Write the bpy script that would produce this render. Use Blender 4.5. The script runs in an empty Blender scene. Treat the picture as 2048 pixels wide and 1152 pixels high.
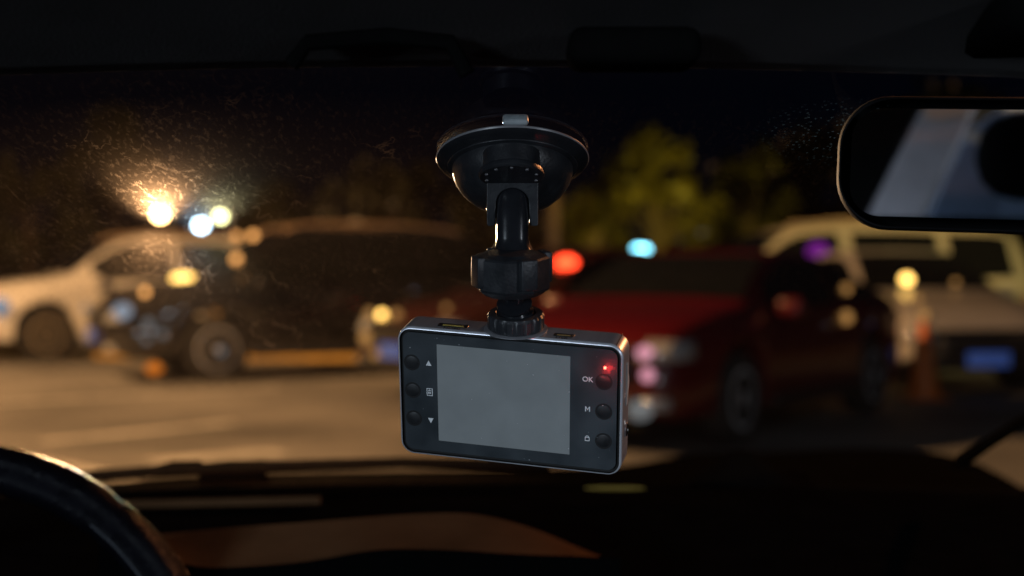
import bpy, bmesh, math, random
from mathutils import Vector, Matrix, Quaternion
from mathutils import noise as mnoise
random.seed(7)
C = bpy.context.scene.collection
S = bpy.context.scene
PI = math.pi

# ---------------------------------------------------------------- camera
CAMZ = 1.2
PITCH = 31/2844.0
cam_d = bpy.data.cameras.new('camera'); cam = bpy.data.objects.new('camera', cam_d); C.objects.link(cam)
cam.location = (0, 0, CAMZ); cam.rotation_euler = (PI/2-PITCH, 0, 0)
cam_d.lens = 50; cam_d.sensor_width = 36; cam_d.clip_start = 0.02; cam_d.clip_end = 600
cam_d.dof.use_dof = True; cam_d.dof.focus_distance = 0.60; cam_d.dof.aperture_fstop = 6.6
S.camera = cam
FW = Vector((0, math.cos(PITCH), -math.sin(PITCH))); UP = Vector((0, math.sin(PITCH), math.cos(PITCH)))
CP = Vector((0, 0, CAMZ))
def P(px, py, d):                      # a point d metres ahead, measured on the photograph
    return CP + FW*d + Vector((1, 0, 0))*((px-1024)/2844*d) - UP*((py-576)/2844*d)

# ---------------------------------------------------------------- world, exposure
w = bpy.data.worlds.new('World'); S.world = w; w.use_nodes = True
nt = w.node_tree; nt.nodes.clear()
sky = nt.nodes.new('ShaderNodeTexSky'); sky.sky_type = 'NISHITA'; sky.sun_disc = False
sky.sun_elevation = math.radians(-3.5); sky.sun_rotation = math.radians(200)
bg = nt.nodes.new('ShaderNodeBackground'); bg.inputs['Strength'].default_value = 0.05
ow = nt.nodes.new('ShaderNodeOutputWorld')
bg2 = nt.nodes.new('ShaderNodeBackground'); bg2.inputs[0].default_value = (.10, .32, 1.0, 1); bg2.inputs[1].default_value = .0020   # navy night sky
ads = nt.nodes.new('ShaderNodeAddShader'); nt.links.new(bg.outputs[0], ads.inputs[0]); nt.links.new(bg2.outputs[0], ads.inputs[1])
nt.links.new(sky.outputs[0], bg.inputs[0]); nt.links.new(ads.outputs[0], ow.inputs[0])
S.view_settings.view_transform = 'Standard'; S.view_settings.look = 'None'
S.view_settings.exposure = 0; S.view_settings.gamma = 1
S.render.engine = 'CYCLES'
S.cycles.use_denoising = True
try: S.cycles.denoiser = 'OPENIMAGEDENOISE'
except Exception: pass
S.cycles.use_adaptive_sampling = False
S.cycles.sample_clamp_indirect = 2.0
S.cycles.max_bounces = 8; S.cycles.transparent_max_bounces = 12
S.cycles.caustics_reflective = False; S.cycles.caustics_refractive = False

# ---------------------------------------------------------------- lamps' light and added fills
def lamp(name, kind, loc, energy, color, size=.2, target=None, spot=None, blend=.6, parent=None):
    l = bpy.data.lights.new(name, kind); l.energy = energy; l.color = color
    if kind == 'AREA': l.size = size; l.shape = 'DISK'
    else: l.shadow_soft_size = size
    if kind == 'SPOT': l.spot_size = math.radians(spot); l.spot_blend = blend
    o = bpy.data.objects.new(name, l); C.objects.link(o); o.location = loc
    if target is not None:
        o.rotation_euler = (Vector(target)-Vector(loc)).to_track_quat('-Z', 'Y').to_euler()
    return o
SODIUM = (1.0, .52, .21)
L_LEFT = (-11.0, 9.5, 7.6)
lamp('sodium_light', 'SPOT', L_LEFT, 13500, SODIUM, .18, (-6.0, 12.0, 0), 112, .9)
L_RIGHT = (8.6, 11.0, 6.3)
lamp('sodium_light', 'SPOT', L_RIGHT, 3300, (1.0, .36, .13), .25, (0, .6, 1.15), 10, .8)  # added narrow beam for the orange highlight on the dash camera's corner
lamp('cool_light', 'AREA', (-2.0, -2.6, 1.55), 72, (.72, .86, 1.0), .9, (0, .6, 1.15))
L_BACK = (7.0, -7.0, 7.5)
lamp('neutral_fill', 'SPOT', L_BACK, 480, (.80, .90, 1.0), .3, (4.0, 11.5, 0), 42, .9)  # added fill from behind for the red car's side
lamp('cool_light', 'AREA', (2.3, -1.9, 1.5), 30, (.80, .88, 1.0), .5, (0, .6, 1.13))  # added fill for the dash camera's right face, no lamp stands there
lamp('yellow_light', 'SPOT', (3.6, 31.0, 2.2), 520, (1.0, .80, .10), .2, (3.6, 36, 3.6), 120, .8)
lamp('warm_light', 'SPOT', (9.5, 11.5, 5.6), 1450, (1.0, .74, .26), .2, (4.6, 18.0, 1.6), 34, .7)

# ---------------------------------------------------------------- materials
def mat(name, col, rough=.5, metal=0., vary=.12, scale=8., bump=0., bscale=60., coat=0., spec=.5, stretch=None, emis=None, estr=0.):
    m = bpy.data.materials.new(name); m.use_nodes = True
    n = m.node_tree.nodes; l = m.node_tree.links; b = n['Principled BSDF']
    tc = n.new('ShaderNodeTexCoord'); mp = n.new('ShaderNodeMapping'); l.new(tc.outputs['Object'], mp.inputs[0])
    if stretch: mp.inputs['Scale'].default_value = stretch
    nz = n.new('ShaderNodeTexNoise'); nz.inputs['Scale'].default_value = scale; nz.inputs['Detail'].default_value = 6
    l.new(mp.outputs[0], nz.inputs[0])
    rp = n.new('ShaderNodeMapRange'); rp.inputs[1].default_value = .3; rp.inputs[2].default_value = .7
    rp.inputs[3].default_value = 1-vary; rp.inputs[4].default_value = 1+vary
    l.new(nz.outputs[0], rp.inputs[0])
    vm = n.new('ShaderNodeVectorMath'); vm.operation = 'SCALE'; vm.inputs[0].default_value = col
    l.new(rp.outputs[0], vm.inputs['Scale']); l.new(vm.outputs[0], b.inputs['Base Color'])
    rr = n.new('ShaderNodeMapRange'); rr.inputs[1].default_value = .3; rr.inputs[2].default_value = .7
    rr.inputs[3].default_value = max(.02, rough*(1-vary)); rr.inputs[4].default_value = min(1, rough*(1+vary))
    l.new(nz.outputs[0], rr.inputs[0]); l.new(rr.outputs[0], b.inputs['Roughness'])
    b.inputs['Metallic'].default_value = metal; b.inputs['Specular IOR Level'].default_value = spec
    if coat: b.inputs['Coat Weight'].default_value = coat; b.inputs['Coat Roughness'].default_value = .05
    if emis: b.inputs['Emission Color'].default_value = (*emis, 1); b.inputs['Emission Strength'].default_value = estr
    if bump:
        n2 = n.new('ShaderNodeTexNoise'); n2.inputs['Scale'].default_value = bscale; n2.inputs['Detail'].default_value = 5
        l.new(mp.outputs[0], n2.inputs[0])
        bp = n.new('ShaderNodeBump'); bp.inputs['Strength'].default_value = bump; bp.inputs['Distance'].default_value = .01
        l.new(n2.outputs[0], bp.inputs['Height']); l.new(bp.outputs[0], b.inputs['Normal'])
    return m
def emit(name, col, strength):
    m = bpy.data.materials.new(name); m.use_nodes = True
    n = m.node_tree.nodes; l = m.node_tree.links; n.clear()
    e = n.new('ShaderNodeEmission'); o = n.new('ShaderNodeOutputMaterial'); l.new(e.outputs[0], o.inputs[0])
    tc = n.new('ShaderNodeTexCoord'); nz = n.new('ShaderNodeTexNoise'); nz.inputs['Scale'].default_value = 3
    l.new(tc.outputs['Object'], nz.inputs[0])
    rp = n.new('ShaderNodeMapRange'); rp.inputs[3].default_value = strength*.85; rp.inputs[4].default_value = strength*1.15
    l.new(nz.outputs[0], rp.inputs[0]); l.new(rp.outputs[0], e.inputs['Strength'])
    e.inputs['Color'].default_value = (*col, 1)
    return m

# ---------------------------------------------------------------- mesh helpers
class MB:
    def __init__(s): s.v = []; s.f = []
    def add(s, vs, fs, M=None):
        o = len(s.v)
        s.v += [tuple(M @ Vector(p)) if M is not None else tuple(p) for p in vs]
        s.f += [tuple(i+o for i in f) for f in fs]; return s
    def box(s, c, d, M=None, bev=0.):
        bm = bmesh.new(); bmesh.ops.create_cube(bm, size=1)
        for v in bm.verts: v.co = Vector((v.co.x*d[0]+c[0], v.co.y*d[1]+c[1], v.co.z*d[2]+c[2]))
        if bev: bmesh.ops.bevel(bm, geom=bm.edges[:], offset=bev, segments=3, affect='EDGES', profile=.5)
        bm.verts.index_update(); vs = [v.co[:] for v in bm.verts]; fs = [[v.index for v in f.verts] for f in bm.faces]; bm.free()
        return s.add(vs, fs, M)
    def lathe(s, prof, seg=48, M=None, mod=None):      # prof: (r, z)
        vs = []; fs = []; n = len(prof)
        for i in range(seg):
            a = 2*PI*i/seg; 
            for (r, z) in prof:
                k = mod(a, r, z) if mod else 1
                vs.append((r*k*math.cos(a), r*k*math.sin(a), z))
        for i in range(seg):
            j = (i+1) % seg
            for k in range(n-1): fs.append((i*n+k, j*n+k, j*n+k+1, i*n+k+1))
        if prof[0][0] > 1e-6: fs.append([i*n for i in range(seg)][::-1])
        if prof[-1][0] > 1e-6: fs.append([i*n+n-1 for i in range(seg)])
        return s.add(vs, fs, M)
    def tube(s, pts, r, seg=12, M=None, close=False):
        pts = [Vector(p) for p in pts]; n = len(pts); rs = r if isinstance(r, (list, tuple)) else [r]*n
        vs = []; fs = []; up = Vector((0, 0, 1)); prev = None
        for i, p in enumerate(pts):
            if close: t = (pts[(i+1) % n]-pts[i-1])
            else: t = pts[min(i+1, n-1)]-pts[max(i-1, 0)]
            t.normalize()
            if prev is None: a = t.cross(up if abs(t.z) < .9 else Vector((1, 0, 0))).normalized()
            else: a = (prev-t*prev.dot(t)).normalized()
            prev = a; b = t.cross(a)
            for k in range(seg):
                th = 2*PI*k/seg; vs.append(p+(a*math.cos(th)+b*math.sin(th))*rs[i])
        for i in range(n if close else n-1):
            j = (i+1) % n
            for k in range(seg):
                q = (k+1) % seg; fs.append((i*seg+k, i*seg+q, j*seg+q, j*seg+k))
        if not close: fs.append(list(range(seg))[::-1]); fs.append([(n-1)*seg+k for k in range(seg)])
        return s.add(vs, fs, M)
    def grid(s, fn, us, vs_, M=None, flip=False):
        o = [fn(u, v) for u in us for v in vs_]; nv = len(vs_); fs = []
        for i in range(len(us)-1):
            for j in range(nv-1):
                q = (i*nv+j, (i+1)*nv+j, (i+1)*nv+j+1, i*nv+j+1); fs.append(q[::-1] if flip else q)
        return s.add(o, fs, M)
    def prism(s, poly, z0, z1, M=None):
        n = len(poly); vs = [(x, y, z0) for x, y in poly]+[(x, y, z1) for x, y in poly]
        fs = [list(range(n))[::-1], list(range(n, 2*n))]+[(i, (i+1) % n, (i+1) % n+n, i+n) for i in range(n)]
        return s.add(vs, fs, M)
    def build(s, name, m, parent=None, smooth=True, auto=35, solid=0., M=None, bevel=0.):
        me = bpy.data.meshes.new(name); me.from_pydata([tuple(v) for v in s.v], [], [tuple(f) for f in s.f]); me.update()
        bm = bmesh.new(); bm.from_mesh(me); bmesh.ops.recalc_face_normals(bm, faces=bm.faces)
        for f in bm.faces: f.smooth = smooth
        if smooth:
            for e in bm.edges:
                if len(e.link_faces) == 2 and e.calc_face_angle(0) > math.radians(auto): e.smooth = False
        bm.to_mesh(me); bm.free()
        if m: me.materials.append(m)
        o = bpy.data.objects.new(name, me); C.objects.link(o)
        if M is not None: o.matrix_world = M
        if parent: o.parent = parent
        if bevel:
            b = o.modifiers.new('bevel', 'BEVEL'); b.width = bevel; b.segments = 2; b.limit_method = 'ANGLE'; b.angle_limit = math.radians(40)
        if solid: md = o.modifiers.new('solid', 'SOLIDIFY'); md.thickness = solid; md.offset = 0
        return o
def linsp(a, b, n): return [a+(b-a)*i/(n-1) for i in range(n)]
def rrect(w, h, r, n=8, cx=0, cy=0):
    out = []
    for (sx, sy, a0) in ((1, 1, 0), (-1, 1, 90), (-1, -1, 180), (1, -1, 270)):
        for k in range(n+1):
            a = math.radians(a0+90*k/n); out.append((cx+sx*(w/2-r)+r*math.cos(a), cy+sy*(h/2-r)+r*math.sin(a)))
    return out
def thing(name, label, cat, loc=(0, 0, 0), rotz=0, group=None, M=None):
    o = bpy.data.objects.new(name, None); C.objects.link(o); o.empty_display_size = .1
    if M is not None: o.matrix_world = M
    else: o.location = loc; o.rotation_euler = (0, 0, rotz)
    o['label'] = label; o['category'] = cat
    if group: o['group'] = group
    return o
def tag(o, label, cat, group=None):
    o['label'] = label; o['category'] = cat
    if group: o['group'] = group
    return o
def text(s, size, name, m, parent, M, ext=.0001):
    cu = bpy.data.curves.new(name, 'FONT'); cu.body = s; cu.size = size; cu.extrude = ext; cu.align_x = 'CENTER'; cu.align_y = 'CENTER'
    cu.offset = size*.012
    t = bpy.data.objects.new('tmp', cu); C.objects.link(t)
    me = bpy.data.meshes.new_from_object(t.evaluated_get(bpy.context.evaluated_depsgraph_get()))
    bpy.data.objects.remove(t); me.name = name; me.materials.clear(); me.materials.append(m)
    o = bpy.data.objects.new(name, me); C.objects.link(o); o.parent = parent; o.matrix_local = M
    return o

# ================================================================ GROUND
def ground_mat():
    m = bpy.data.materials.new('worn_concrete'); m.use_nodes = True; n = m.node_tree.nodes; l = m.node_tree.links; b = n['Principled BSDF']
    tc = n.new('ShaderNodeTexCoord')
    a = n.new('ShaderNodeTexNoise'); a.inputs['Scale'].default_value = .42; a.inputs['Detail'].default_value = 5; l.new(tc.outputs['Object'], a.inputs[0])
    c = n.new('ShaderNodeTexNoise'); c.inputs['Scale'].default_value = 9; c.inputs['Detail'].default_value = 8; l.new(tc.outputs['Object'], c.inputs[0])
    r = n.new('ShaderNodeValToRGB'); r.color_ramp.elements[0].position = .36; r.color_ramp.elements[0].color = (.11, .105, .10, 1)
    r.color_ramp.elements[1].position = .66; r.color_ramp.elements[1].color = (.33, .315, .29, 1); l.new(a.outputs[0], r.inputs[0])
    mx = n.new('ShaderNodeMix'); mx.data_type = 'RGBA'; mx.blend_type = 'MULTIPLY'; mx.inputs[0].default_value = .5
    l.new(r.outputs[0], mx.inputs[6]); l.new(c.outputs[0], mx.inputs[7]); l.new(mx.outputs[2], b.inputs['Base Color'])
    b.inputs['Roughness'].default_value = .75
    bp = n.new('ShaderNodeBump'); bp.inputs['Strength'].default_value = .3; bp.inputs['Distance'].default_value = .02; l.new(c.outputs[0], bp.inputs['Height']); l.new(bp.outputs[0], b.inputs['Normal'])
    return m
g = MB(); g.add([(-200, -60, 0), (200, -60, 0), (200, 400, 0), (-200, 400, 0)], [(0, 1, 2, 3)])
go = g.build('ground', ground_mat(), smooth=False); go['kind'] = 'structure'
M_LINE = mat('worn_white_paint', (.50, .48, .44), .7, vary=.35, scale=5)
M_LITSTRIP = mat('lit_ground_yellow', (.55, .33, .06), .7, vary=.25, scale=5)
def strip(mb, a, b, wd, z=.004):
    a = Vector((a[0], a[1], z)); b = Vector((b[0], b[1], z)); t = (b-a).normalized(); nrm = Vector((-t.y, t.x, 0))*wd/2
    mb.add([a-nrm, b-nrm, b+nrm, a+nrm], [(0, 1, 2, 3)])
def G(px, py):                        # the spot on the ground seen at a pixel
    d = Vector(P(px, py, 1)-CP); t = -CAMZ/d.z; return CP+d*t
mk = MB()
for (a, b, wd) in (((-60, 900), (330, 975), .22), ((80, 885), (470, 845), .16), ((-80, 812), (560, 775), .14), ((300, 925), (560, 905), .30)):
    strip(mk, G(*a), G(*b), wd)
o = mk.build('parking_line_marking', M_LINE, smooth=False); o['kind'] = 'structure'
# added raised strip, its yellow standing for lamp-lit ground behind the cars
kb = MB(); A = Vector((-12, 20.9, 0)); B = Vector((14.5, 16.4, 0)); t = (B-A).normalized(); ang = math.atan2(t.y, t.x)
kb.box((0, 0, .065), ((B-A).length, .18, .13), Matrix.Translation((A+B)/2) @ Matrix.Rotation(ang, 4, 'Z'), .02)
o = kb.build('lit_ground_strip', M_LITSTRIP); o['kind'] = 'structure'
# verge behind the cars
M_SOIL = mat('dark_hedge_soil', (.045, .038, .02), .9, vary=.4, scale=2)
v = MB(); v.add([(-80, 24, .01), (80, 24, .01), (80, 90, .01), (-80, 90, .01)], [(0, 1, 2, 3)]); o = v.build('grass_verge', M_SOIL, smooth=False); o['kind'] = 'structure'

# ================================================================ CARS
M_TYRE = mat('tyre_rubber', (.02, .02, .02), .8, vary=.2)
M_RIM = mat('alloy_rim', (.55, .55, .57), .45, .2, vary=.15)
M_DRIM = mat('dull_brown_rim', (.34, .27, .18), .5, .1)
M_GLASS = mat('car_window_glass', (.008, .009, .01), .06, vary=.1, spec=.5)
M_BLK = mat('black_trim_plastic', (.015, .015, .016), .5)
M_CHR = mat('chrome_trim', (.7, .7, .7), .16, 1.)
M_HILITE = mat('bronze_highlight_rail', (.55, .38, .24), .45, .3)
M_LENS = mat('headlight_lens', (.45, .47, .5), .08, .4)
M_PLATE = mat('blue_plate', (.01, .05, .40), .35, emis=(.06, .16, .60), estr=.24)  # slight glow painted in to keep the plates blue
M_PCHAR = mat('plate_white', (.8, .8, .8), .5)
M_PCH2 = mat('plate_character_paint', (.25, .36, .60), .5)
M_TAIL = mat('tail_lens_red', (.3, .01, .01), .15)
def paint(name, col, metal=.0, rough=.35, coat=.6): return mat(name, col, rough, metal, vary=.08, scale=2, coat=coat)

def interp(tab, x):
    if x <= tab[0][0]: return tab[0][1]
    for i in range(len(tab)-1):
        x0, z0 = tab[i]; x1, z1 = tab[i+1]
        if x <= x1:
            t = (x-x0)/(x1-x0)
            m0 = (z1-z0)/(x1-x0) if i == 0 else (z1-tab[i-1][1])/(x1-tab[i-1][0])
            m1 = (z1-z0)/(x1-x0) if i+2 >= len(tab) else (tab[i+2][1]-z0)/(tab[i+2][0]-x0)
            h = x1-x0; t2 = t*t; t3 = t2*t
            return (2*t3-3*t2+1)*z0+(t3-2*t2+t)*h*m0+(-2*t3+3*t2)*z1+(t3-t2)*h*m1
    return tab[-1][1]
SEDAN = dict(L=4.6, W=1.80, zb=.22, r=.325, wb=2.65, fo=.92,
    top=[(-2.3, .90), (-2.15, 1.02), (-1.7, 1.06), (-1.35, 1.16), (-.75, 1.39), (-.1, 1.46), (.35, 1.43), (.75, 1.24), (1.15, 1.0), (1.6, .93), (2.05, .82), (2.3, .64)],
    belt=[(-2.3, .88), (-1.5, .98), (0, .93), (1.2, .88), (2.3, .6)], ws=(.42, 1.10), rw=(-1.55, -.78), side=[(-1.35, -.5), (-.42, .82)])
COUPE = dict(SEDAN, top=[(x, z if z < 1.0 else 1.0+(z-1.0)*.82) for x, z in SEDAN['top']], belt=[(x, z*.97) for x, z in SEDAN['belt']])
SUV = dict(L=4.75, W=1.88, zb=.26, r=.36, wb=2.75, fo=.93,
    top=[(-2.37, 1.0), (-2.25, 1.35), (-2.0, 1.60), (-1.4, 1.70), (-.4, 1.73), (.3, 1.69), (.75, 1.45), (1.18, 1.16), (1.7, 1.09), (2.15, .98), (2.37, .74)],
    belt=[(-2.37, 1.08), (-1.5, 1.08), (0, 1.04), (1.2, 1.0), (2.37, .7)], ws=(.38, 1.12), rw=(-2.3, -2.05), side=[(-1.95, -1.30), (-1.2, -.42), (-.32, .82)])
SUVB = dict(SUV, fo=1.12, top=[(x, z if z < 1.0 else 1.0+(z-1.0)*1.0) for x, z in SUV['top']])
GREYCAR = dict(SEDAN, zg=.26, dark_nose=1)
VAN = dict(L=4.9, W=1.85, zb=.25, r=.33, wb=2.9, fo=.85,
    top=[(-2.45, 1.0), (-2.36, 1.5), (-2.15, 1.74), (-1.4, 1.80), (0, 1.82), (.8, 1.74), (1.3, 1.42), (1.75, 1.1), (2.1, .98), (2.45, .72)],
    belt=[(-2.45, 1.08), (-1.5, 1.06), (0, 1.02), (1.5, .98), (2.45, .7)], ws=(.92, 1.68), rw=(-2.42, -2.18), side=[(-2.1, -1.25), (-1.1, .05), (.22, 1.25)])

def make_car(label, spec, body, loc, heading, rim=M_RIM, plate=True, platedx=0, group='cars parked across the lot'):
    p = dict(spec); p['H'] = max(z for x, z in p['top']); Lh = p['L']/2; root = thing('parked_car', label, 'car', loc, heading, group)
    xf = Lh-p['fo']; xr = xf-p['wb']; R = p['r']; Ra = R+.07
    def wid(x):
        u = min(.999, abs(x)/(Lh*1.012)); return p['W']/2*(1-u**7)**(1/7)
    def zlow(x):
        z = p['zb']
        for xc in (xf, xr):
            if abs(x-xc) < Ra: z = max(z, R+math.sqrt(Ra*Ra-(x-xc)**2))
        u = abs(x)/Lh
        return z+max(0, u-.9)*1.0
    def edge(x):                                     # belt point and roof point
        wd = wid(x); zt = interp(p['top'], x); zs = min(interp(p['belt'], x), zt-.04)
        wr = wd*.965-max(.04, (zt-zs)*.42+.02); return wd, zt, zs, wr
    def sec(x):
        wd, zt, zs, wr = edge(x); zb = zlow(x); k = zs-zb
        h = [(0, zb), (wd*.86, zb), (wd*.97, zb+.03*min(1, k/.3)), (wd, zb+.22*k), (wd, zb+.55*k), (wd*.985, zs-.10*k), (wd*.965, zs)]
        for t in (.3, .65): h.append((wd*.965+(wr-wd*.965)*t, zs+(zt-.05*min(1, (zt-zs)/.2)-zs)*t))
        h += [(wr, zt-.05*min(1, (zt-zs)/.2)), (wr-.07, zt-.015*min(1, (zt-zs)/.2)), (wr*.5, zt), (0, zt+.003)]
        return [(x, y, z) for y, z in h]+[(x, -y, z) for y, z in h[-2:0:-1]]
    xs = set()
    for i in range(61): xs.add(round(-Lh*math.cos(PI*i/60)*.997, 4))
    for xc in (xf, xr):
        for i in range(25): xs.add(round(xc-Ra*math.cos(PI*i/24), 4))
    xs = sorted(xs); rings = [sec(x) for x in xs]; n = len(rings[0]); mb = MB()
    vs = [q for r in rings for q in r]; fs = []
    for i in range(len(xs)-1):
        for k in range(n): q = (k+1) % n; fs.append((i*n+k, i*n+q, (i+1)*n+q, (i+1)*n+k))
    fs.append(list(range(n))); fs.append([(len(xs)-1)*n+k for k in range(n)][::-1])
    mb.add(vs, fs); mb.build('body', body, root, auto=50)
    for s in (1, -1):
        for (x0, x1) in p['side']:
            def fn(x, t, s=s):
                wd, zt, zs, wr = edge(x); tt = .10+.80*t
                return (x, s*(wd*.965+(wr-wd*.965)*tt+.012), zs+(zt-.05-zs)*tt+.004)
            xx = [x for x in linsp(x0, x1, 12) if edge(x)[1]-edge(x)[2] > .10]
            if len(xx) > 2: MB().grid(fn, xx, linsp(0, 1, 5)).build('side_window', M_GLASS, root)
        def mir(s=s):
            wd, zt, zs, wr = edge(p['side'][-1][1]-.05)
            return MB().box((p['side'][-1][1]-.02, s*(wd+.10), zs+.06), (.14, .20, .14), None, .04)
        mir().build('wing_mirror', body, root)
        if p['H'] > 1.6:
            MB().tube([(x, s*(edge(x)[3]-.06), edge(x)[1]+.035-.02*abs((x+.7)/1.1)**4) for x in linsp(-1.8, .4, 14)], .022, 8).build('roof_or_highlight_rail', M_HILITE, root)  # rails added as the roofline's warm highlight, its tone in their bronze
        for (x0, x1) in p['side'][-2:]:
            wd, zt, zs, wr = edge(x0+.15); MB().box((x0+.2, s*(wd*.985+.018), zs-.13), (.2, .03, .03), None, .01).build('door_handle', M_CHR if body.name != 'white_paint' else body, root)
        MB().box((0, s*(p['W']/2*.995), p['zb']+.05), (p['wb']-2*Ra-.1, .05, .09), None, .015).build('side_skirt', M_BLK, root)
    for (nm, (x0, x1)) in (('windshield', p['ws']), ('rear_window', p['rw'])):
        def fn(x, t):
            wd, zt, zs, wr = edge(x); y = (wr-.05)*t; return (x, y, zt+.008-.012*abs(t)**3)
        MB().grid(fn, linsp(x0, x1, 10), linsp(-1, 1, 11)).build(nm, M_GLASS, root)
    # front
    def front(y, z):
        for x in linsp(Lh, Lh-1.2, 121):
            wd, zt, zs, wr = edge(x)
            if wd > abs(y) and zt > z: return x
        return Lh-.4
    zg = p['zb']+p.get('zg', .36)
    if p.get('dark_nose'): MB().grid(lambda y, z: (front(y, z)+.008, y, z), linsp(-.84, .84, 15), linsp(.25, .64, 6)).build('front_bumper', M_BLK, root, solid=.01)
    def patch(y0, y1, z0, z1, off, n=9):
        return MB().grid(lambda y, z: (front(y, z)+off, y, z), linsp(y0, y1, n), linsp(z0, z1, 4))
    patch(-.52, .52, zg-.10, zg+.10, .012).build('grille', M_BLK, root, solid=.02)
    patch(-.62, .62, p['zb']+.04, p['zb']+.17, .012).build('lower_intake', M_BLK, root, solid=.02)
    MB().tube([(front(y, zg+.12)+.02, y, zg+.12) for y in linsp(-.5, .5, 9)], .014, 6).build('grille_trim', M_CHR, root)
    for s in (1, -1):
        hz = zg+.10
        patch(s*.56, s*.84, hz-.06, hz+.07, .014, 7).build('headlight', M_LENS, root, solid=.02)
        patch(s*.62, s*.76, p['zb']+.08, p['zb']+.16, .03, 5).build('fog_light', M_LENS, root, solid=.02)
        MB().grid(lambda y, z: (-front(y, min(z, .9))-.012, y, z), linsp(s*.5, s*.84, 6), linsp(zg+.18, zg+.32, 3)).build('tail_light', M_TAIL, root, solid=.02)
    if plate:
        zp = zg-.13; xp = front(platedx+.1, zp)+.035
        pl = MB().box((xp, platedx, zp), (.012, .44, .14), None, .004).build('number_plate', M_PLATE, root)
        ch = MB()
        for k in range(7):
            y = platedx-.18+.06*k
            ch.box((xp+.008, y-.012, zp), (.004, .008, .085)); ch.box((xp+.008, y+.012, zp+.01*(k % 3-1)), (.004, .008, .06)); ch.box((xp+.008, y, zp+.03*(k % 3-1)), (.004, .02, .01))
        ch.build('plate_characters', M_PCH2, pl)
    # wheels
    for xc in (xf, xr):
        for s in (1, -1):
            Mw = Matrix.Translation((xc, s*(p['W']/2-.115), R)) @ Matrix.Rotation(-s*PI/2, 4, 'X')
            ty = MB().lathe([(R*.66, -.10), (R*.93, -.105), (R, -.08), (R, .08), (R*.93, .105), (R*.66, .10)], 40, Mw).build('wheel', M_TYRE, root)
            rm = MB(); rm.lathe([(R*.66, .085), (R*.66, .10), (R*.58, .104), (R*.56, .05), (0.001, .045)], 40, Mw)
            for k in range(5):
                a = 2*PI*k/5
                for da in (-.13, .13):
                    rm.box((R*.33, 0, .075), (R*.56, .045, .035), Mw @ Matrix.Rotation(a+da, 4, 'Z'), .008)
            rm.lathe([(.055, .06), (.055, .10), (0.001, .105)], 16, Mw)
            rm.build('rim', rim, ty)
    return root
def on_car(root, name, m, px, py, dist, r, flat=1.0, parts=None):
    d = (P(px, py, 1)-CP); dn = d.normalized(); hit = S.ray_cast(bpy.context.evaluated_depsgraph_get(), CP, dn)
    if hit[0]:
        ob = hit[4]
        while ob.parent: ob = ob.parent
        if ob.get('category') == 'car': root = ob; dist = ((hit[1]-CP).length-.02)/d.length
    c = P(px, py, dist)
    o = MB().lathe([(0.0005, -1), (.5, -.86), (.86, -.5), (1, 0), (.86, .5), (.5, .86), (0.0005, 1)], 16).build(name, m)
    o.matrix_world = Matrix.Translation(c) @ Matrix.Diagonal((r*flat, r, r, 1))
    mw = o.matrix_world.copy(); bpy.context.view_layer.update(); o.parent = root; o.matrix_parent_inverse = root.matrix_world.inverted()
    return o
def place(spec, px, py_ground, hd, lx, ly):
    """world position of the car so that local point (lx,ly,0) stands on the ground spot seen at pixel"""
    g = G(px, py_ground); h = Matrix.Rotation(hd, 3, 'Z') @ Vector((lx, ly, 0)); return (g.x-h.x, g.y-h.y, 0)
def wheelspot(spec, front=True): 
    xf = spec['L']/2-spec['fo']; return (xf if front else xf-spec['wb'])
def heading(hx, hy): return math.atan2(hy, hx)
WHITE = paint('white_paint', (.80, .77, .71)); BLACK = paint('black_paint', (.012, .012, .013), rough=.25, coat=1.)
MAROON = paint('maroon_paint', (.035, .009, .007)); RED = paint('red_paint', (.09, .003, .005), coat=.8); CREAM = paint('cream_paint', (.55, .50, .36)); GREY = paint('pale_grey_paint', (.40, .38, .36))
# for a car heading left-towards the camera, its left (+y local) side faces the camera side
hw = heading(-.86, -.51)
w1 = make_car('white SUV cut by the left edge of the view, behind the black SUV', SUV, WHITE, place(SUV, 92, 722, hw, wheelspot(SUV), .85), hw, rim=M_DRIM)
hb = heading(-.90, -.44)
w2 = make_car('black SUV parked in front of the white SUV, blue plate on its nose', SUVB, BLACK, place(SUV, 398, 764, hb, wheelspot(SUV), .85), hb, platedx=-.28)
h3 = heading(-.80, -.60)
w3 = make_car('dark maroon sedan whose nose shows just left of the dash camera', SEDAN, MAROON, (0, 0, 0), h3)
h4 = heading(-.555, -.832)
w4 = make_car('red sedan right of the dash camera with silver wheels', COUPE, RED, place(SEDAN, 1470, 890, h4, wheelspot(SEDAN), .82), h4)
h5 = heading(-.97, -.22)
w5 = make_car('cream minivan parked behind the red sedan', VAN, CREAM, (0, 0, 0), h5, plate=False)
h6 = heading(.16, -.985)
w6 = make_car('pale grey car with black nose and blue plate at the right edge', GREYCAR, GREY, (0, 0, 0), h6)
def nose(root, spec, hd, px, d, z=0):
    c = P(px, 600, d); h = Vector((math.cos(hd), math.sin(hd), 0))*spec['L']/2; root.location = (c.x-h.x, c.y-h.y, 0)
nose(w3, SEDAN, h3, 790, 13.6); nose(w6, SEDAN, h6, 1975, 13.9)
c5 = P(1665, 600, 18.2); w5.location = (c5.x, c5.y, 0)
bpy.context.view_layer.update()

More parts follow.
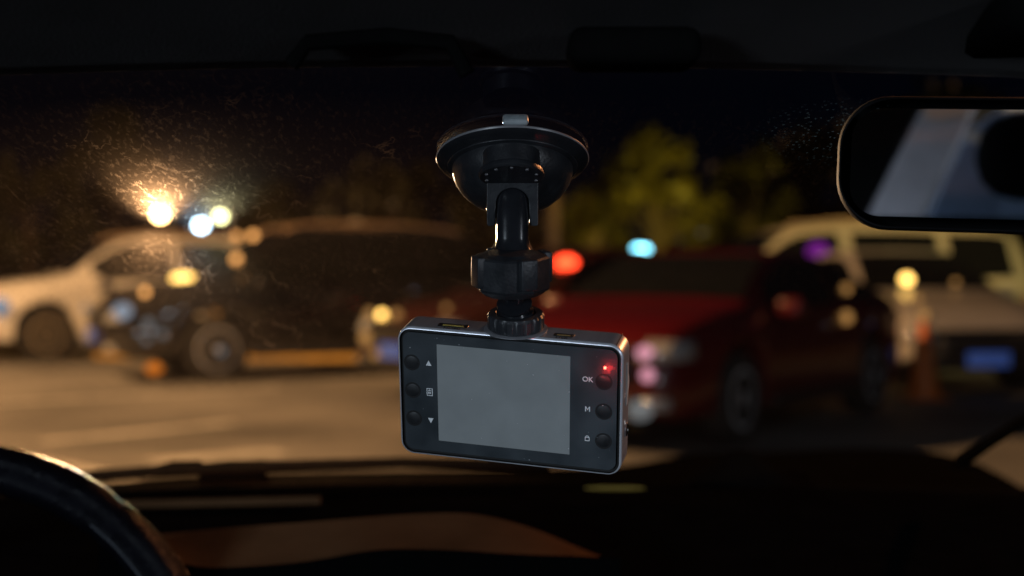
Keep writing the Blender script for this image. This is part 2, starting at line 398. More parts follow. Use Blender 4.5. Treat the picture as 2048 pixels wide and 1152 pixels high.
# glowing spots on the cars: some lamps, others painted glints and reflections
E_AMB = emit('amber_glow', (1, .43, .12), 2.6); E_AMB2 = emit('dim_amber_glow', (1, .48, .14), .55); E_YEL = emit('yellow_glow', (1, .56, .13), 6.0)
E_COOL = emit('cool_lamp', (.66, .80, 1), .42); E_COOLD = emit('dim_cool_glow', (.62, .63, .64), .26); E_PINK = emit('pink_glow', (1, .42, .55), .9)
E_RED = emit('red_lamp', (1, .05, .015), 7); E_PUR = emit('purple_glow', (.6, .05, .8), .30); E_ORG = emit('orange_glow', (1, .25, .02), .8)
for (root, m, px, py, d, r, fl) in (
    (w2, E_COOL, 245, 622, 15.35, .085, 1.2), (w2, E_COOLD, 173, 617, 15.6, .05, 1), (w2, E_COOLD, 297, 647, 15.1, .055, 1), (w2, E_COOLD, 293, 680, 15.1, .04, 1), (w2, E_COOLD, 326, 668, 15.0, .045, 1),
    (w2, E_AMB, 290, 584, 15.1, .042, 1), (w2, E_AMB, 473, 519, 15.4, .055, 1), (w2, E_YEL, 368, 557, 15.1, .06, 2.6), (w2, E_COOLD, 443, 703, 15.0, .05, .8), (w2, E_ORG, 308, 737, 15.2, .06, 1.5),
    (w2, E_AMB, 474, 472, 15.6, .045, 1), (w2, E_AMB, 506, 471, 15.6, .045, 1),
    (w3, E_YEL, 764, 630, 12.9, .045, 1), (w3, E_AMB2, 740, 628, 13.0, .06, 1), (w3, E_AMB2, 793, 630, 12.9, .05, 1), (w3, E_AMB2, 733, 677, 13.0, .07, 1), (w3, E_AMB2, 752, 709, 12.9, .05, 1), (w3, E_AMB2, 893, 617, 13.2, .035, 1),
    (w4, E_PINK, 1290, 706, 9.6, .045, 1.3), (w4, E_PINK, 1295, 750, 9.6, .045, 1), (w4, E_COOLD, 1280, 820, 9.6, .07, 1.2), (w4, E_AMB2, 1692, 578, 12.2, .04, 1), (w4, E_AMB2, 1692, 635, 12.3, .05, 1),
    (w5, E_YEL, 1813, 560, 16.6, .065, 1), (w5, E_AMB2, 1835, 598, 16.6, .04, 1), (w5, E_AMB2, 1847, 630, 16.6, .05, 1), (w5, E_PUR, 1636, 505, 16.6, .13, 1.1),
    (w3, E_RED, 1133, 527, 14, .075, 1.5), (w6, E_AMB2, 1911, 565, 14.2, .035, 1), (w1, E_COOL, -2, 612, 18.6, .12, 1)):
    on_car(root, 'glow_spot', m, px, py, d, r, fl)

# ================================================================ STREET LAMPS and other lights
M_POLE = mat('galvanised_pole', (.16, .16, .15), .5, .5)
def street_lamp(label, px, py, d, m, r, group='lit lamps in the distance', energy=0, col=(1, 1, 1), arm=True):
    c = P(px, py, d)
    if d == 70: lamp('sodium_lamp_light', 'POINT', (c.x, c.y+.8, c.z), 7000, col, .3)
    root = thing('street_lamp', label, 'street lamp', (c.x+(.5 if arm else 0), c.y, 0), 0, group)
    h = c.z; x = -.5 if arm else 0
    pts = [(0, 0, 0), (0, 0, h*.6), (0, 0, h)]+([(-.1, 0, h+.25), (-.5, 0, h+r+.12)] if arm else [])
    MB().tube(pts, [.08, .06, .045]+([.04, .035] if arm else []), 10).build('pole', M_POLE, root)
    MB().lathe([(.001, r*1.25), (r*.5, r*1.2), (r*1.05, r*.75), (r*1.1, r*.6), (.001, r*.6)], 20, Matrix.Translation((x, 0, h))).build('lamp_hood', M_POLE, root)
    MB().lathe([(.001, -r), (r*.5, -.86*r), (r*.86, -r*.5), (r, 0), (r*.86, r*.5), (r*.5, r*.7), (.001, r*.75)], 20, Matrix.Translation((x, 0, h))).build('lamp_globe', m, root)
    if energy: lamp('globe_light', 'SPOT', (c.x, c.y-.6, c.z-.05), energy, col, r, (0, .7, 1.2), 5 if d > 40 else 12, .5)
    return root
E_SOD = emit('sodium_globe', (1, .60, .22), 34); E_BLUE = emit('blue_white_globe', (.55, .78, 1), 22); E_GRW = emit('yellow_white_globe', (1, .95, .42), 12)
E_CYAN = emit('cyan_floodlight', (.25, .80, 1.0), 9.0); E_DIMW = emit('dim_white_globe', (.8, .75, .6), .32)
street_lamp('orange sodium lamp, brightest and leftmost of the three bright lamps', 320, 428, 70, E_SOD, .30, energy=130000, col=(1, .55, .25))
street_lamp('blue-white lamp between the orange lamp and the yellow-white lamp', 402, 450, 66, E_BLUE, .25, energy=9000, col=(.5, .75, 1))
street_lamp('yellow-white lamp, rightmost of the three bright lamps', 441, 432, 68, E_GRW, .23, energy=12000, col=(1, .95, .5))
street_lamp('cyan floodlight glowing above the red sedan roof', 1282, 503, 30, E_CYAN, .19, energy=300, col=(.3, .8, 1), arm=False)
street_lamp('dim white lamp right of the cyan floodlight', 1401, 467, 45, E_DIMW, .28, arm=False)
street_lamp('fainter dim white lamp between the cyan floodlight and the brighter dim lamp', 1371, 473, 46, emit('faint_white_globe', (.7, .55, .4), .14), .28, arm=False)
street_lamp('small orange lamp above the black SUV roof', 710, 447, 40, emit('faint_orange_globe', (1, .5, .18), .33), .18, arm=False)
# left one lights the lot; right and back added unseen for highlight and fill
for (q, lb) in ((L_LEFT, 'tall sodium street lamp at the left of the parking lot'), (L_RIGHT, 'added unseen sodium street lamp at the right of the parking lot'), (L_BACK, 'added unseen white street lamp behind the car the photo is taken from')):
    root = thing('street_lamp', lb, 'street lamp', (q[0]+(-.8 if q[0] < 0 else .8), q[1], 0))
    sx = .8 if q[0] < 0 else -.8
    MB().tube([(0, 0, 0), (0, 0, q[2]*.9), (sx*.3, 0, q[2]+.2), (sx, 0, q[2]+.3)], [.09, .07, .05, .04], 10).build('pole', M_POLE, root)
    MB().box((sx, 0, q[2]+.3), (.5, .25, .1), None, .03).build('lamp_hood', M_POLE, root)

# ================================================================ TREES
def leaf_mat(name, col): return mat(name, col, .6, vary=.5, scale=1.2)
M_BARK = mat('bark', (.16, .11, .07), .9, vary=.3, scale=6, bump=.5); M_PBARK = mat('pale_bark', (.34, .24, .15), .8, vary=.2, scale=5)
def tree(label, x, y, h, cr, leafm, bark=M_BARK, n=2600, ls=.16, seed=1, zlo=.35, lean=0, nb=15, bs=1.):
    rnd = random.Random(seed); root = thing('broadleaf_tree', label, 'tree', (x, y, 0), 0, 'trees behind the parked cars')
    tr = MB(); top = Vector((lean, 0, h*.62))
    tr.tube([(0, 0, 0), (lean*.3, .05, h*.25), (lean*.7, 0, h*.45), top], [.16, .13, .10, .06], 10)
    blobs = []
    for k in range(nb):
        a = rnd.uniform(0, 2*PI); rr = cr*math.sqrt(rnd.uniform(.05, 1))*.75; z = h*(zlo+(1-zlo)*rnd.uniform(.1, .95)); zz = (z/h-zlo)/(1-zlo)
        rr *= math.sin(PI*min(1, .2+.75*zz))+.15
        c = Vector((lean+rr*math.cos(a), rr*math.sin(a), z)); blobs.append((c, cr*rnd.uniform(.20, .40)*bs))
        s = Vector((lean*.6, 0, h*rnd.uniform(.3, .55))); tr.tube([s, (s+c)/2+Vector((0, 0, .1)), c], [.05, .03, .012], 6)
    tr.build('trunk', bark, root)
    lf = MB(); 
    for k in range(n):
        c, r = rnd.choice(blobs); d = Vector((rnd.gauss(0, 1), rnd.gauss(0, 1), rnd.gauss(0, .8))); d.normalize(); p = c+d*r*rnd.uniform(.5, 1.05)
        q = Quaternion((rnd.gauss(0, 1), rnd.gauss(0, 1), rnd.gauss(0, 1), rnd.gauss(0, 1))).normalized(); s = ls*rnd.uniform(.6, 1.3)
        lf.add([p+q @ Vector(v)*s for v in ((-1, 0, 0), (0, -.45, 0), (1, 0, .1), (0, .45, 0))], [(0, 1, 2, 3)])
    lf.build('crown', leafm, root, smooth=False)
    return root
LF_Y = leaf_mat('yellow_green_leaves', (.10, .078, .006)); LF_D = leaf_mat('dark_leaves', (.045, .04, .015))
c = P(1318, 500, 36); tree('yellow-green leafy tree lit from below, behind the red sedan', c.x, c.y, 4.7, 2.1, LF_Y, n=1500, seed=6, zlo=.36, nb=21, bs=.66)
c = P(1175, 500, 37); tree('low lit tree beside the suction cup, left of the large yellow-green tree', c.x, c.y, 3.9, 1.0, LF_Y, M_PBARK, n=900, seed=9, zlo=.45, lean=.3)
c = P(1500, 500, 38); tree('smaller dim tree at the right of the yellow-green tree', c.x, c.y, 4.3, 1.3, leaf_mat('olive_leaves', (.08, .065, .012)), n=1200, seed=12, zlo=.45)
for i, (px, d, h, cr, lb) in enumerate(((60, 92, 8.5, 4.5, 'dark tree left of the three bright lamps'), (230, 100, 12, 5, 'dark tall tree behind the orange lamp'), (560, 96, 7.5, 4.2, 'dark tree right of the three bright lamps'),
        (790, 90, 8.2, 4.6, 'dark tree between the bright lamps and the suction cup'), (980, 88, 7.2, 4, 'dark tree behind the suction cup'), (1640, 50, 6, 3.8, 'dark tree left of the mirror'), (1900, 54, 7.5, 4.5, 'dark tree behind the rear view mirror'))):
    c = P(px, 500, d); tree(lb, c.x, c.y, h, cr, LF_D, n=1500, ls=.42, seed=20+i, zlo=.15)
# pale post near the cup
c = P(1107, 450, 33); root = thing('gate_post', 'pale lit post right of the suction cup arm', 'post', (c.x, c.y, 0))
MB().box((0, 0, 1.5), (.28, .28, 3.0), None, .03).build('shaft', mat('pale_post_paint', (.42, .27, .16), .7), root); MB().box((0, 0, 3.04), (.36, .36, .08), None, .02).build('cap', M_POLE, root)
lamp('post_light', 'SPOT', (c.x+.2, c.y-4, 3.8), 60, (1, .55, .22), .1, (c.x, c.y, 2.4), 50, .6)
# far boundary wall
root = thing('boundary_wall', 'long dark plastered wall behind the trees', 'wall', (0, 125, 0))
MB().box((0, 0, 2.2), (170, .3, 4.4), None, .02).build('wall_panel', mat('dark_plaster', (.10, .075, .05), .9, vary=.3, scale=.4), root); MB().box((0, 0, 4.46), (170, .45, .12), None, .02).build('coping', M_POLE, root)

# traffic cone
c = P(1848, 640, 13.5); root = thing('traffic_cone', 'orange traffic cone standing left of the pale grey car', 'traffic cone', (c.x, c.y, 0))
M_CONE = mat('orange_cone_plastic', (.75, .17, .02), .5)
MB().lathe([(.03, .72), (.035, .735), (.05, .60), (.10, .30), (.15, .04), (.15, .03), (.001, .03)], 24).build('cone_body', M_CONE, root); MB().box((0, 0, .016), (.38, .38, .03), None, .01).build('base', M_CONE, root)


# ================================================================ OWN CAR
M_SEAT = mat('dark_seat_fabric', (.006, .006, .006), .9, spec=.0, bump=.2, bscale=400)
TH = math.radians(20); TT = math.tan(TH)
CUP = P(1025, 308, .62)
def wz(y, x=0): return CUP.z - TT*(y-CUP.y) - .05*(x/.7)**2
ego = thing('car_interior', 'dark cabin of the car the photo is taken from, with windshield, dash and steering wheel', 'car', (0, 0, 0))
# where the line of sight through (1665,265) meets the glass
def on_glass(px, py):
    d = P(px, py, 1)-CP; t = (CUP.z+TT*CUP.y-CP.z)/(d.z+TT*d.y); 
    for _ in range(6):
        x = d.x*t; t = (CUP.z+TT*CUP.y-.05*(x/.7)**2-CP.z)/(d.z+TT*d.y)
    return CP+d*t
def glass_mat():
    m = bpy.data.materials.new('dirty_windshield_glass'); m.use_nodes = True; n = m.node_tree.nodes; l = m.node_tree.links; n.clear()
    out = n.new('ShaderNodeOutputMaterial'); tr = n.new('ShaderNodeBsdfTransparent'); tr.inputs[0].default_value = (.93, .95, .95, 1)
    gl = n.new('ShaderNodeBsdfGlossy'); gl.inputs['Roughness'].default_value = .01; gl.inputs[0].default_value = (1, 1, 1, 1)
    fr = n.new('ShaderNodeFresnel'); fr.inputs[0].default_value = 1.25
    fm = n.new('ShaderNodeMath'); fm.operation = 'MULTIPLY'; fm.inputs[1].default_value = .07; l.new(fr.outputs[0], fm.inputs[0])
    m1 = n.new('ShaderNodeMixShader'); l.new(fm.outputs[0], m1.inputs[0]); l.new(tr.outputs[0], m1.inputs[1]); l.new(gl.outputs[0], m1.inputs[2])
    tc = n.new('ShaderNodeTexCoord')
    def noise(scale, detail, vec=None, dist=0.):
        a = n.new('ShaderNodeTexNoise'); a.inputs['Scale'].default_value = scale; a.inputs['Detail'].default_value = detail; a.inputs['Distortion'].default_value = dist
        l.new(vec or tc.outputs['Object'], a.inputs[0]); return a
    def ramp(inp, a, b, lo=0., hi=1.):
        r = n.new('ShaderNodeMapRange'); r.inputs[1].default_value = a; r.inputs[2].default_value = b; r.inputs[3].default_value = lo; r.inputs[4].default_value = hi; l.new(inp, r.inputs[0]); return r.outputs[0]
    def math_(op, a, b):
        q = n.new('ShaderNodeMath'); q.operation = op
        for i, v in enumerate((a, b)):
            if isinstance(v, (int, float)): q.inputs[i].default_value = v
            else: l.new(v, q.inputs[i])
        return q.outputs[0]
    mp = n.new('ShaderNodeMapping'); mp.inputs['Rotation'].default_value = (0, 0, math.radians(-38)); mp.inputs['Scale'].default_value = (1, .30, 1); l.new(tc.outputs['Object'], mp.inputs[0])
    big = ramp(noise(9, 4).outputs[0], .40, .66)                      # patches
    stk = ramp(noise(520, 7, mp.outputs[0], .5).outputs[0], .53, .74)   # smear streaks
    fine = ramp(noise(1500, 3).outputs[0], .62, .80)                  # dust specks
    # soiled region on the driver's side of the glass, a film over all of it
    sx = n.new('ShaderNodeSeparateXYZ'); l.new(tc.outputs['Object'], sx.inputs[0])
    side = ramp(sx.outputs[0], .02, -.10); sidef = ramp(sx.outputs[0], .05, -.16, .10, 1.)
    # dried water marks: thin ridges
    rid = noise(34, 5, mp.outputs[0], .9); rd = math_('ABSOLUTE', math_('SUBTRACT', rid.outputs[0], .5), 0); rdg = ramp(rd, .009, .0)
    cut = ramp(noise(22, 3).outputs[0], .52, .66)
    mark = math_('MULTIPLY', math_('MULTIPLY', rdg, cut), side)
    dirt = math_('MULTIPLY', math_('ADD', math_('MULTIPLY', stk, .7), math_('MULTIPLY', fine, .5)), sidef)
    dirt = math_('MULTIPLY', dirt, ramp(big, 0, 1, .35, 1.))
    dirt = math_('ADD', math_('ADD', dirt, math_('MULTIPLY', sidef, .18)), math_('MULTIPLY', mark, .9))
    dirt = math_('MULTIPLY', dirt, ramp(sx.outputs[1], on_glass(300, 190).y, on_glass(300, 340).y, .10, 1.))
    fac = math_('MINIMUM', math_('MULTIPLY', dirt, .24), .8); 
    # second soiled spot near the mirror: tiny droplets
    vd = n.new('ShaderNodeTexVoronoi'); vd.inputs['Scale'].default_value = 420; l.new(tc.outputs['Object'], vd.inputs[0])
    ds = n.new('ShaderNodeVectorMath'); ds.operation = 'DISTANCE'; l.new(tc.outputs['Object'], ds.inputs[0]); ds.inputs[1].default_value = DROP
    dm = math_('MULTIPLY', ramp(ds.outputs['Value'], .035, .008), ramp(vd.outputs['Distance'], .32, .12))
    rf = n.new('ShaderNodeBsdfRefraction'); rf.inputs['IOR'].default_value = 1.013; rf.inputs['Roughness'].default_value = .95; rf.inputs[0].default_value = (.036, .033, .03, 1)
    tl = n.new('ShaderNodeBsdfTranslucent'); tl.inputs[0].default_value = (.8, .75, .68, 1)
    df = n.new('ShaderNodeBsdfDiffuse'); df.inputs[0].default_value = (.5, .65, .62, 1)
    m2 = n.new('ShaderNodeMixShader'); m2.inputs[0].default_value = .5; l.new(rf.outputs[0], m2.inputs[1]); l.new(tl.outputs[0], m2.inputs[2])
    m3 = n.new('ShaderNodeMixShader'); l.new(fac, m3.inputs[0]); l.new(m1.outputs[0], m3.inputs[1]); l.new(m2.outputs[0], m3.inputs[2])
    m4 = n.new('ShaderNodeMixShader'); l.new(math_('MULTIPLY', dm, .5), m4.inputs[0]); l.new(m3.outputs[0], m4.inputs[1]); l.new(df.outputs[0], m4.inputs[2])
    l.new(m4.outputs[0], out.inputs[0]); return m
DROP = tuple(on_glass(1668, 268))
Y0 = .50; Y1 = 1.30
MB().grid(lambda x, y: (x, y, wz(y, x)), linsp(-.72, .72, 25), linsp(Y0, Y1, 13)).build('windshield', glass_mat(), ego)

M_LINER = mat('headliner_fabric', (.035, .032, .032), .95, vary=.1, scale=40, bump=.15, bscale=900)
M_DARK = mat('black_soft_plastic', (.005, .005, .005), .9, spec=0., vary=.2, scale=30, bump=.12, bscale=700)
# headliner with a slightly wavy front edge at the header
def hl(x, t):
    y = .5365+.004*math.sin(6*x)-t*1.6; return (x, y, wz(.5365)-.001+.14*(1-math.exp(-t*3.0))-.05*(x/.7)**2*(1 if t < .3 else .6))
MB().grid(hl, linsp(-.72, .72, 41), [0, .005, .02, .05, .1, .15, .2, .3, .4, .5, .7, .85, 1.0]).build('headliner', M_LINER, ego, solid=.008)
for cx in (-.36, .36):
    vv = MB(); vv.box((0, 0, 0), (.40, .16, .014), None, .006)
    o = vv.build('sun_visor', M_LINER, ego); o.matrix_local = Matrix.Translation((cx*1.1, .40, 1.2+.112)) @ Matrix.Rotation(math.radians(-12), 4, 'X')
# map-light console and visor clips seen in the header
q = P(775, 97, .50); o = MB().tube([(-.034, 0, -.006), (-.028, 0, .002), (0, -.002, .004), (.022, 0, .002), (.028, 0, -.009)], .003, 8).build('visor_clip', M_DARK, ego); o.location = q
q = P(1265, 100, .50); o = MB().box((0, 0, 0), (.046, .03, .013), None, .005).build('map_light_console', M_DARK, ego); o.location = q
# A-pillars, roof rails, doors (outside the view, they shade the cabin)
for s in (-1, 1):
    MB().tube([(s*.70, .50, 1.29), (s*.76, .95, 1.14), (s*.80, 1.35, .98)], .04, 10).build('pillar', M_DARK, ego)
    MB().tube([(s*.68, .52, 1.32), (s*.70, -.3, 1.44), (s*.68, -1.1, 1.42), (s*.62, -1.7, 1.2)], .035, 8).build('roof_or_highlight_rail', M_DARK, ego)
    MB().box((s*.80, -.1, .72), (.06, 2.6, .5), None, .02).build('door_panel', M_DARK, ego)
    MB().tube([(s*.70, -.32, 1.43), (s*.78, -.28, .95)], .035, 8).build('pillar', M_DARK, ego)
MB().box((0, .1, .42), (1.56, 2.9, .05), None, .01).build('cabin_floor', M_DARK, ego)

# dashboard: a height field with low rear shelf, lit brow and a raised right crown
def smooth(a, b, x): 
    t = max(0, min(1, (x-a)/(b-a))); return t*t*(3-2*t)
def dash(x, y):
    z = wz(1.27)-.006 - .012*smooth(1.2, .95, y) 
    return (x, y, z-.26*smooth(.86, .66, y)**1.5-.004*(x/.4)**2)
MB().grid(dash, linsp(-.74, .74, 61), linsp(.62, 1.29, 40)).build('dashboard', M_DARK, ego)
M_BROWN = mat('brown_dash_sheen', (.105, .056, .027), .8, spec=0., vary=.35, scale=9, bump=.25, bscale=420)
# brow: crescent on the dash, its brown standing for lamplight on the dash top
topl = [(240, 1078), (300, 1070), (450, 1056), (600, 1045), (750, 1033), (850, 1027), (930, 1027), (1000, 1038), (1080, 1062), (1150, 1092), (1200, 1112)]
botl = [(240, 1085), (300, 1106), (370, 1128), (430, 1135), (600, 1124), (750, 1100), (850, 1098), (930, 1101), (1000, 1106), (1080, 1110), (1150, 1112), (1200, 1114)]
def brow(px, t):
    yt = interp(topl, px); yb = interp(botl, px); d = .95-.06*t
    p = P(px, yt+(yb-yt)*min(t, 1), d)
    if t > 1: a = (t-1)*PI/2; return (p.x, p.y+.10*(t-1)*0-.006*math.sin(a), p.z-.006*(1-math.cos(a)))
    return (p.x, p.y, p.z)
o = MB().grid(brow, linsp(240, 1200, 60), linsp(0, 1, 9)).build('dash_sheen_pad', M_BROWN, ego)
def apron(px, t):
    yt = interp(topl, px); yb = interp(botl, px); p = P(px, yb, .89); return (p.x, p.y-.001-.02*t, p.z-.0005-.16*t)
MB().grid(apron, linsp(200, 1240, 50), linsp(0, 1, 5)).build('instrument_hood', mat('flocked_black', (.0018, .0018, .0018), .95, spec=0.), ego)
# thin added strips, coloured as lamp glints on the dash
a = [P(x, 1010-.022*(x-200), 1.16) for x in linsp(150, 640, 12)]; MB().tube(a, .0035, 8).build('dash_glint', M_BROWN, ego)
M_GLINT = mat('yellow_dash_glint', (.26, .18, .03), .5, .2)
a = [P(x, 976+.004*(x-1150), 1.18) for x in linsp(1170, 1290, 8)]; MB().tube(a, [.0008, .0016, .002, .002, .002, .002, .0016, .0008], 8).build('lamp_glint_strip', M_GLINT, ego)

M_WIP = mat('wiper_black', (.004, .004, .004), .9, spec=0.)
# bonnet seen over the dash
hood_l = [(-600, 1030), (0, 985), (164, 968), (400, 950), (700, 942), (1000, 938), (1250, 930), (1340, 915), (1400, 905), (1560, 905), (1700, 897), (1850, 903), (1950, 925), (2048, 978), (2200, 1090), (2400, 1220)]
def hood(px, t):
    d = 2.1-.84*t; yy = interp(hood_l, px); p0 = P(px, yy, 2.1)
    zz = p0.z-.02*t-.0*t; x = p0.x*(1-.15*t)
    return (x, p0.y-.84*t, min(zz, wz(p0.y-.84*t, 0)-.012) if t > .9 else zz)
hd = [( P(px, interp(hood_l, px), 2.1)) for px in linsp(-600, 2400, 80)]
mb = MB()
def hood2(px, t):
    p = P(px, interp(hood_l, px), 2.1); 
    if t < 0: return (p.x, p.y+.5*(-t)**1.0*.6, p.z-.25*(-t))
    return (p.x*(1-.1*t), p.y-.72*t, p.z*(1-t)+t*min(p.z, wz(1.38)-.03))
mb.grid(hood2, linsp(-600, 2400, 90), [-1, -.6, -.3, -.1, 0, .2, .5, .8, 1]).build('bonnet', M_WIP, ego)
# wipers on the outside of the glass
def outg(px, py, off=.012): 
    p = on_glass(px, py); return p+Vector((0, math.sin(TH), math.cos(TH)))*off
wp = MB(); wp.tube([outg(120, 984), outg(290, 970), outg(420, 962), outg(800, 952), outg(1100, 956)], .005, 8)
wp.build('wiper_blade', M_WIP, ego)
wa = MB(); wa.tube([outg(280, 975), outg(300, 984, .02), outg(340, 986, .026), outg(400, 984, .026)], .004, 8); wa.tube([outg(395, 986, .020), outg(460, 984, .021), outg(528, 980, .020)], [.008, .009, .008], 10)
wa.build('wiper_arm', M_WIP, ego)
wp = MB(); wp.tube([outg(1925, 945, .01), outg(1985, 912, .012), outg(2060, 868, .012), outg(2300, 740, .012)], [.006, .005, .0045, .004], 8); wp.build('wiper_arm', M_WIP, ego)
wn = MB(); c = P(1483, 925, 1.32); wn.lathe([(.001, .024), (.016, .021), (.03, .008), (.05, -.004), (.07, -.02)], 24, Matrix.Translation(c-Vector((0, 0, .012)))); wn.build('wiper_pivot_cap', M_WIP, ego)

for cx in (-.37, .37):
    MB().box((cx, -.05, .62), (.50, .52, .18), None, .05).box((cx, -.40, .88), (.46, .12, .50), Matrix.Rotation(0, 4, 'X'), .05).build('seat', M_SEAT, ego)
MB().box((0, -1.35, .62), (1.3, .5, .2), None, .05).build('rear_bench', M_SEAT, ego)
# ---- steering wheel
wc = P(-187, 1523, .83); tilt = math.radians(20)
Mst = Matrix.Translation(wc) @ Matrix.Rotation(-tilt, 4, 'X') @ Matrix.Rotation(PI/2, 4, 'X')
def leather():
    m = mat('black_leather', (.003, .003, .005), .28, spec=.11, vary=.25, scale=60, bump=.35, bscale=520); return m
M_LEA = leather(); RW = .176
st = MB(); N = 120; seg = 20; vs = []; fs = []
for i in range(N):
    a = 2*PI*i/N
    for k in range(seg):
        th = 2*PI*k/seg; rr = .0148
        if abs(((a-math.radians(55)+PI) % (2*PI))-PI) < math.radians(1.0) : rr = .0136
        r = RW+rr*math.cos(th)
        vs.append((r*math.cos(a), r*math.sin(a), rr*1.12*math.sin(th)))
for i in range(N):
    j = (i+1) % N
    for k in range(seg): q = (k+1) % seg; fs.append((i*seg+k, j*seg+k, j*seg+q, i*seg+q))
st.add(vs, fs)
sw = st.build('steering_wheel', M_LEA, ego); sw.matrix_local = Mst
sp = MB(); 
for a0 in (20, 160, 270):
    a = math.radians(a0)
    sp.tube([Vector((math.cos(a), math.sin(a), 0))*(RW-.004)+Vector((0, 0, 0)), Vector((math.cos(a), math.sin(a), -.12))*.10, (0, 0, -.03)], [.016, .02, .03], 12)
o = sp.build('spoke', M_DARK, sw)
hb_ = MB().lathe([(.001, -.05), (.07, -.045), (.085, -.03), (.08, -.01), (.05, .0), (.001, .004)], 36).build('horn_pad', M_DARK, sw)
stt = MB()
for k in range(46):
    a = math.radians(54-k*1.15); b = a-math.radians(.75); p = lambda a, s: Vector(((RW-.0085)*math.cos(a), (RW-.0085)*math.sin(a), .0145+s))
    stt.tube([p(a, 0), p((a+b)/2, .0006), p(b, 0)], .00045, 5)
stt.build('stitching', mat('grey_thread', (.12, .13, .15), .8), sw)

# ---- rear view mirror
yaw = math.radians(14); mc = P(2318, 336, .545)
MX = Vector((math.cos(yaw), -math.sin(yaw), 0)); MN = Vector((-math.sin(yaw), -math.cos(yaw), -.02)).normalized(); MY = MN.cross(MX).normalized()*-1
if MY.z < 0: MY = -MY
MX = MY.cross(MN).normalized()
ro = Matrix.Rotation(math.radians(-2.2), 3, MN); MX = ro @ MX; MY = ro @ MY
Mm = Matrix(((MX.x, MY.x, MN.x, mc.x), (MX.y, MY.y, MN.y, mc.y), (MX.z, MY.z, MN.z, mc.z), (0, 0, 0, 1)))
hs = MB(); prof = [(1.0, 0), (1.015, -.004), (1.0, -.010), (.93, -.022), (.8, -.030)]
ring = rrect(.240, .0530, .0205, 10); n = len(ring); vs = []; fs = []
for (k, z) in [(.965, .0005), (.985, .0015)]+prof:
    dx = (1-k)*.03
    for (x, y) in ring: 
        r = math.hypot(x, y); vs.append((x-dx*(1 if x > 0 else -1)*1.0, y*(1-(1-k)*1.2), z))
m_ = len(prof)+2
for i in range(m_-1):
    for k in range(n): q = (k+1) % n; fs.append((i*n+k, i*n+q, (i+1)*n+q, (i+1)*n+k))
fs.append([(m_-1)*n+k for k in range(n)])
hs.add(vs, fs); mh = hs.build('rear_view_mirror', mat('satin_black_housing', (.008, .008, .009), .7, spec=.12), ego); mh.matrix_local = Mm
mg = bpy.data.materials.new('mirror_silver'); mg.use_nodes = True; b = mg.node_tree.nodes['Principled BSDF']; b.inputs['Metallic'].default_value = 1; b.inputs['Base Color'].default_value = (.8, .82, .85, 1); b.inputs['Roughness'].default_value = .015
nz = mg.node_tree.nodes.new('ShaderNodeTexNoise'); nz.inputs['Scale'].default_value = 60; r_ = mg.node_tree.nodes.new('ShaderNodeMapRange'); r_.inputs[3].default_value = .01; r_.inputs[4].default_value = .03; mg.node_tree.links.new(nz.outputs[0], r_.inputs[0]); mg.node_tree.links.new(r_.outputs[0], b.inputs['Roughness'])
MB().prism(rrect(.230, .0430, .012, 10), -.002, .0012).build('mirror_glass', mg, mh, auto=30)
MB().tube([(0, 0, -.028), (0, .01, -.045), (0, .05, -.05)], [.012, .010, .014], 12).build('mirror_stalk', M_DARK, mh)
o = MB().box((0, 0, 0), (.14, .07, .024), None, .010).build('sensor_housing', M_DARK, ego); q = P(2330, 30, .50); o.location = q

# things behind the camera that the mirror shows
def mir(px, py, Y):
    d = (P(px, py, 1)-CP).normalized(); t = (mc-CP).dot(MN)/d.dot(MN); p = CP+d*t; r = d-2*d.dot(MN)*MN; return p+r*((Y-p.y)/r.y)
M_TRIM = mat('pale_pillar_fabric', (.50, .50, .54), .9, vary=.15, scale=20)
def mpanel(pts, Y, m, name, dy=0, th=.02):
    v = [mir(px, py, Y) for px, py in pts]; n = len(v); mb = MB()
    mb.add(v+[q+Vector((0, -th, 0)) for q in v], [list(range(n)), [i+n for i in range(n)][::-1]]+[(i, (i+1) % n, (i+1) % n+n, i+n) for i in range(n)])
    return mb.build(name, m, ego, smooth=False, bevel=.004)
mpanel([(1730, 440), (1852, 200), (1955, 200), (1842, 440)], -1.25, M_TRIM, 'pillar_trim')
mpanel([(1600, 480), (1600, 150), (1875, 150), (1725, 450), (1700, 480)], -1.27, M_SEAT, 'mirror_block_panel')  # black panel added to keep lit ground out of the mirror
mpanel([(1600, 520), (1600, 436), (2400, 436), (2400, 520)], -1.22, M_SEAT, 'rear_shelf')
mpanel([(1846, 206), (1965, 200), (1925, 232), (1880, 240), (1850, 238)], -1.21, mat('cream_grab_handle', (.75, .62, .48), .6), 'grab_handle')
mpanel([(1930, 262), (1968, 262), (1975, 280), (1955, 288), (1932, 282)], -1.21, mat('cream_belt_clip', (.75, .66, .58), .6), 'belt_guide')
mpanel([(1850, 440), (1935, 262), (2030, 200), (2200, 200), (2200, 470)], -1.45, mat('blue_grey_window_view', (.42, .56, .78), .8, vary=.3, scale=6), 'rear_window_panel')  # blue panel standing for the lit view through the rear window
hr = MB(); c = mir(2090, 312, -1.0); hr.box((0, 0, 0), (.19, .10, .125), Matrix.Translation(c), .055); hr.build('headrest', M_DARK, ego)
lamp('mirror_fill_light', 'AREA', (-1.15, -.55, 1.38), 4.5, (.75, .86, 1.0), .3, mir(1880, 330, -1.25))  # added fill for the panels the mirror shows

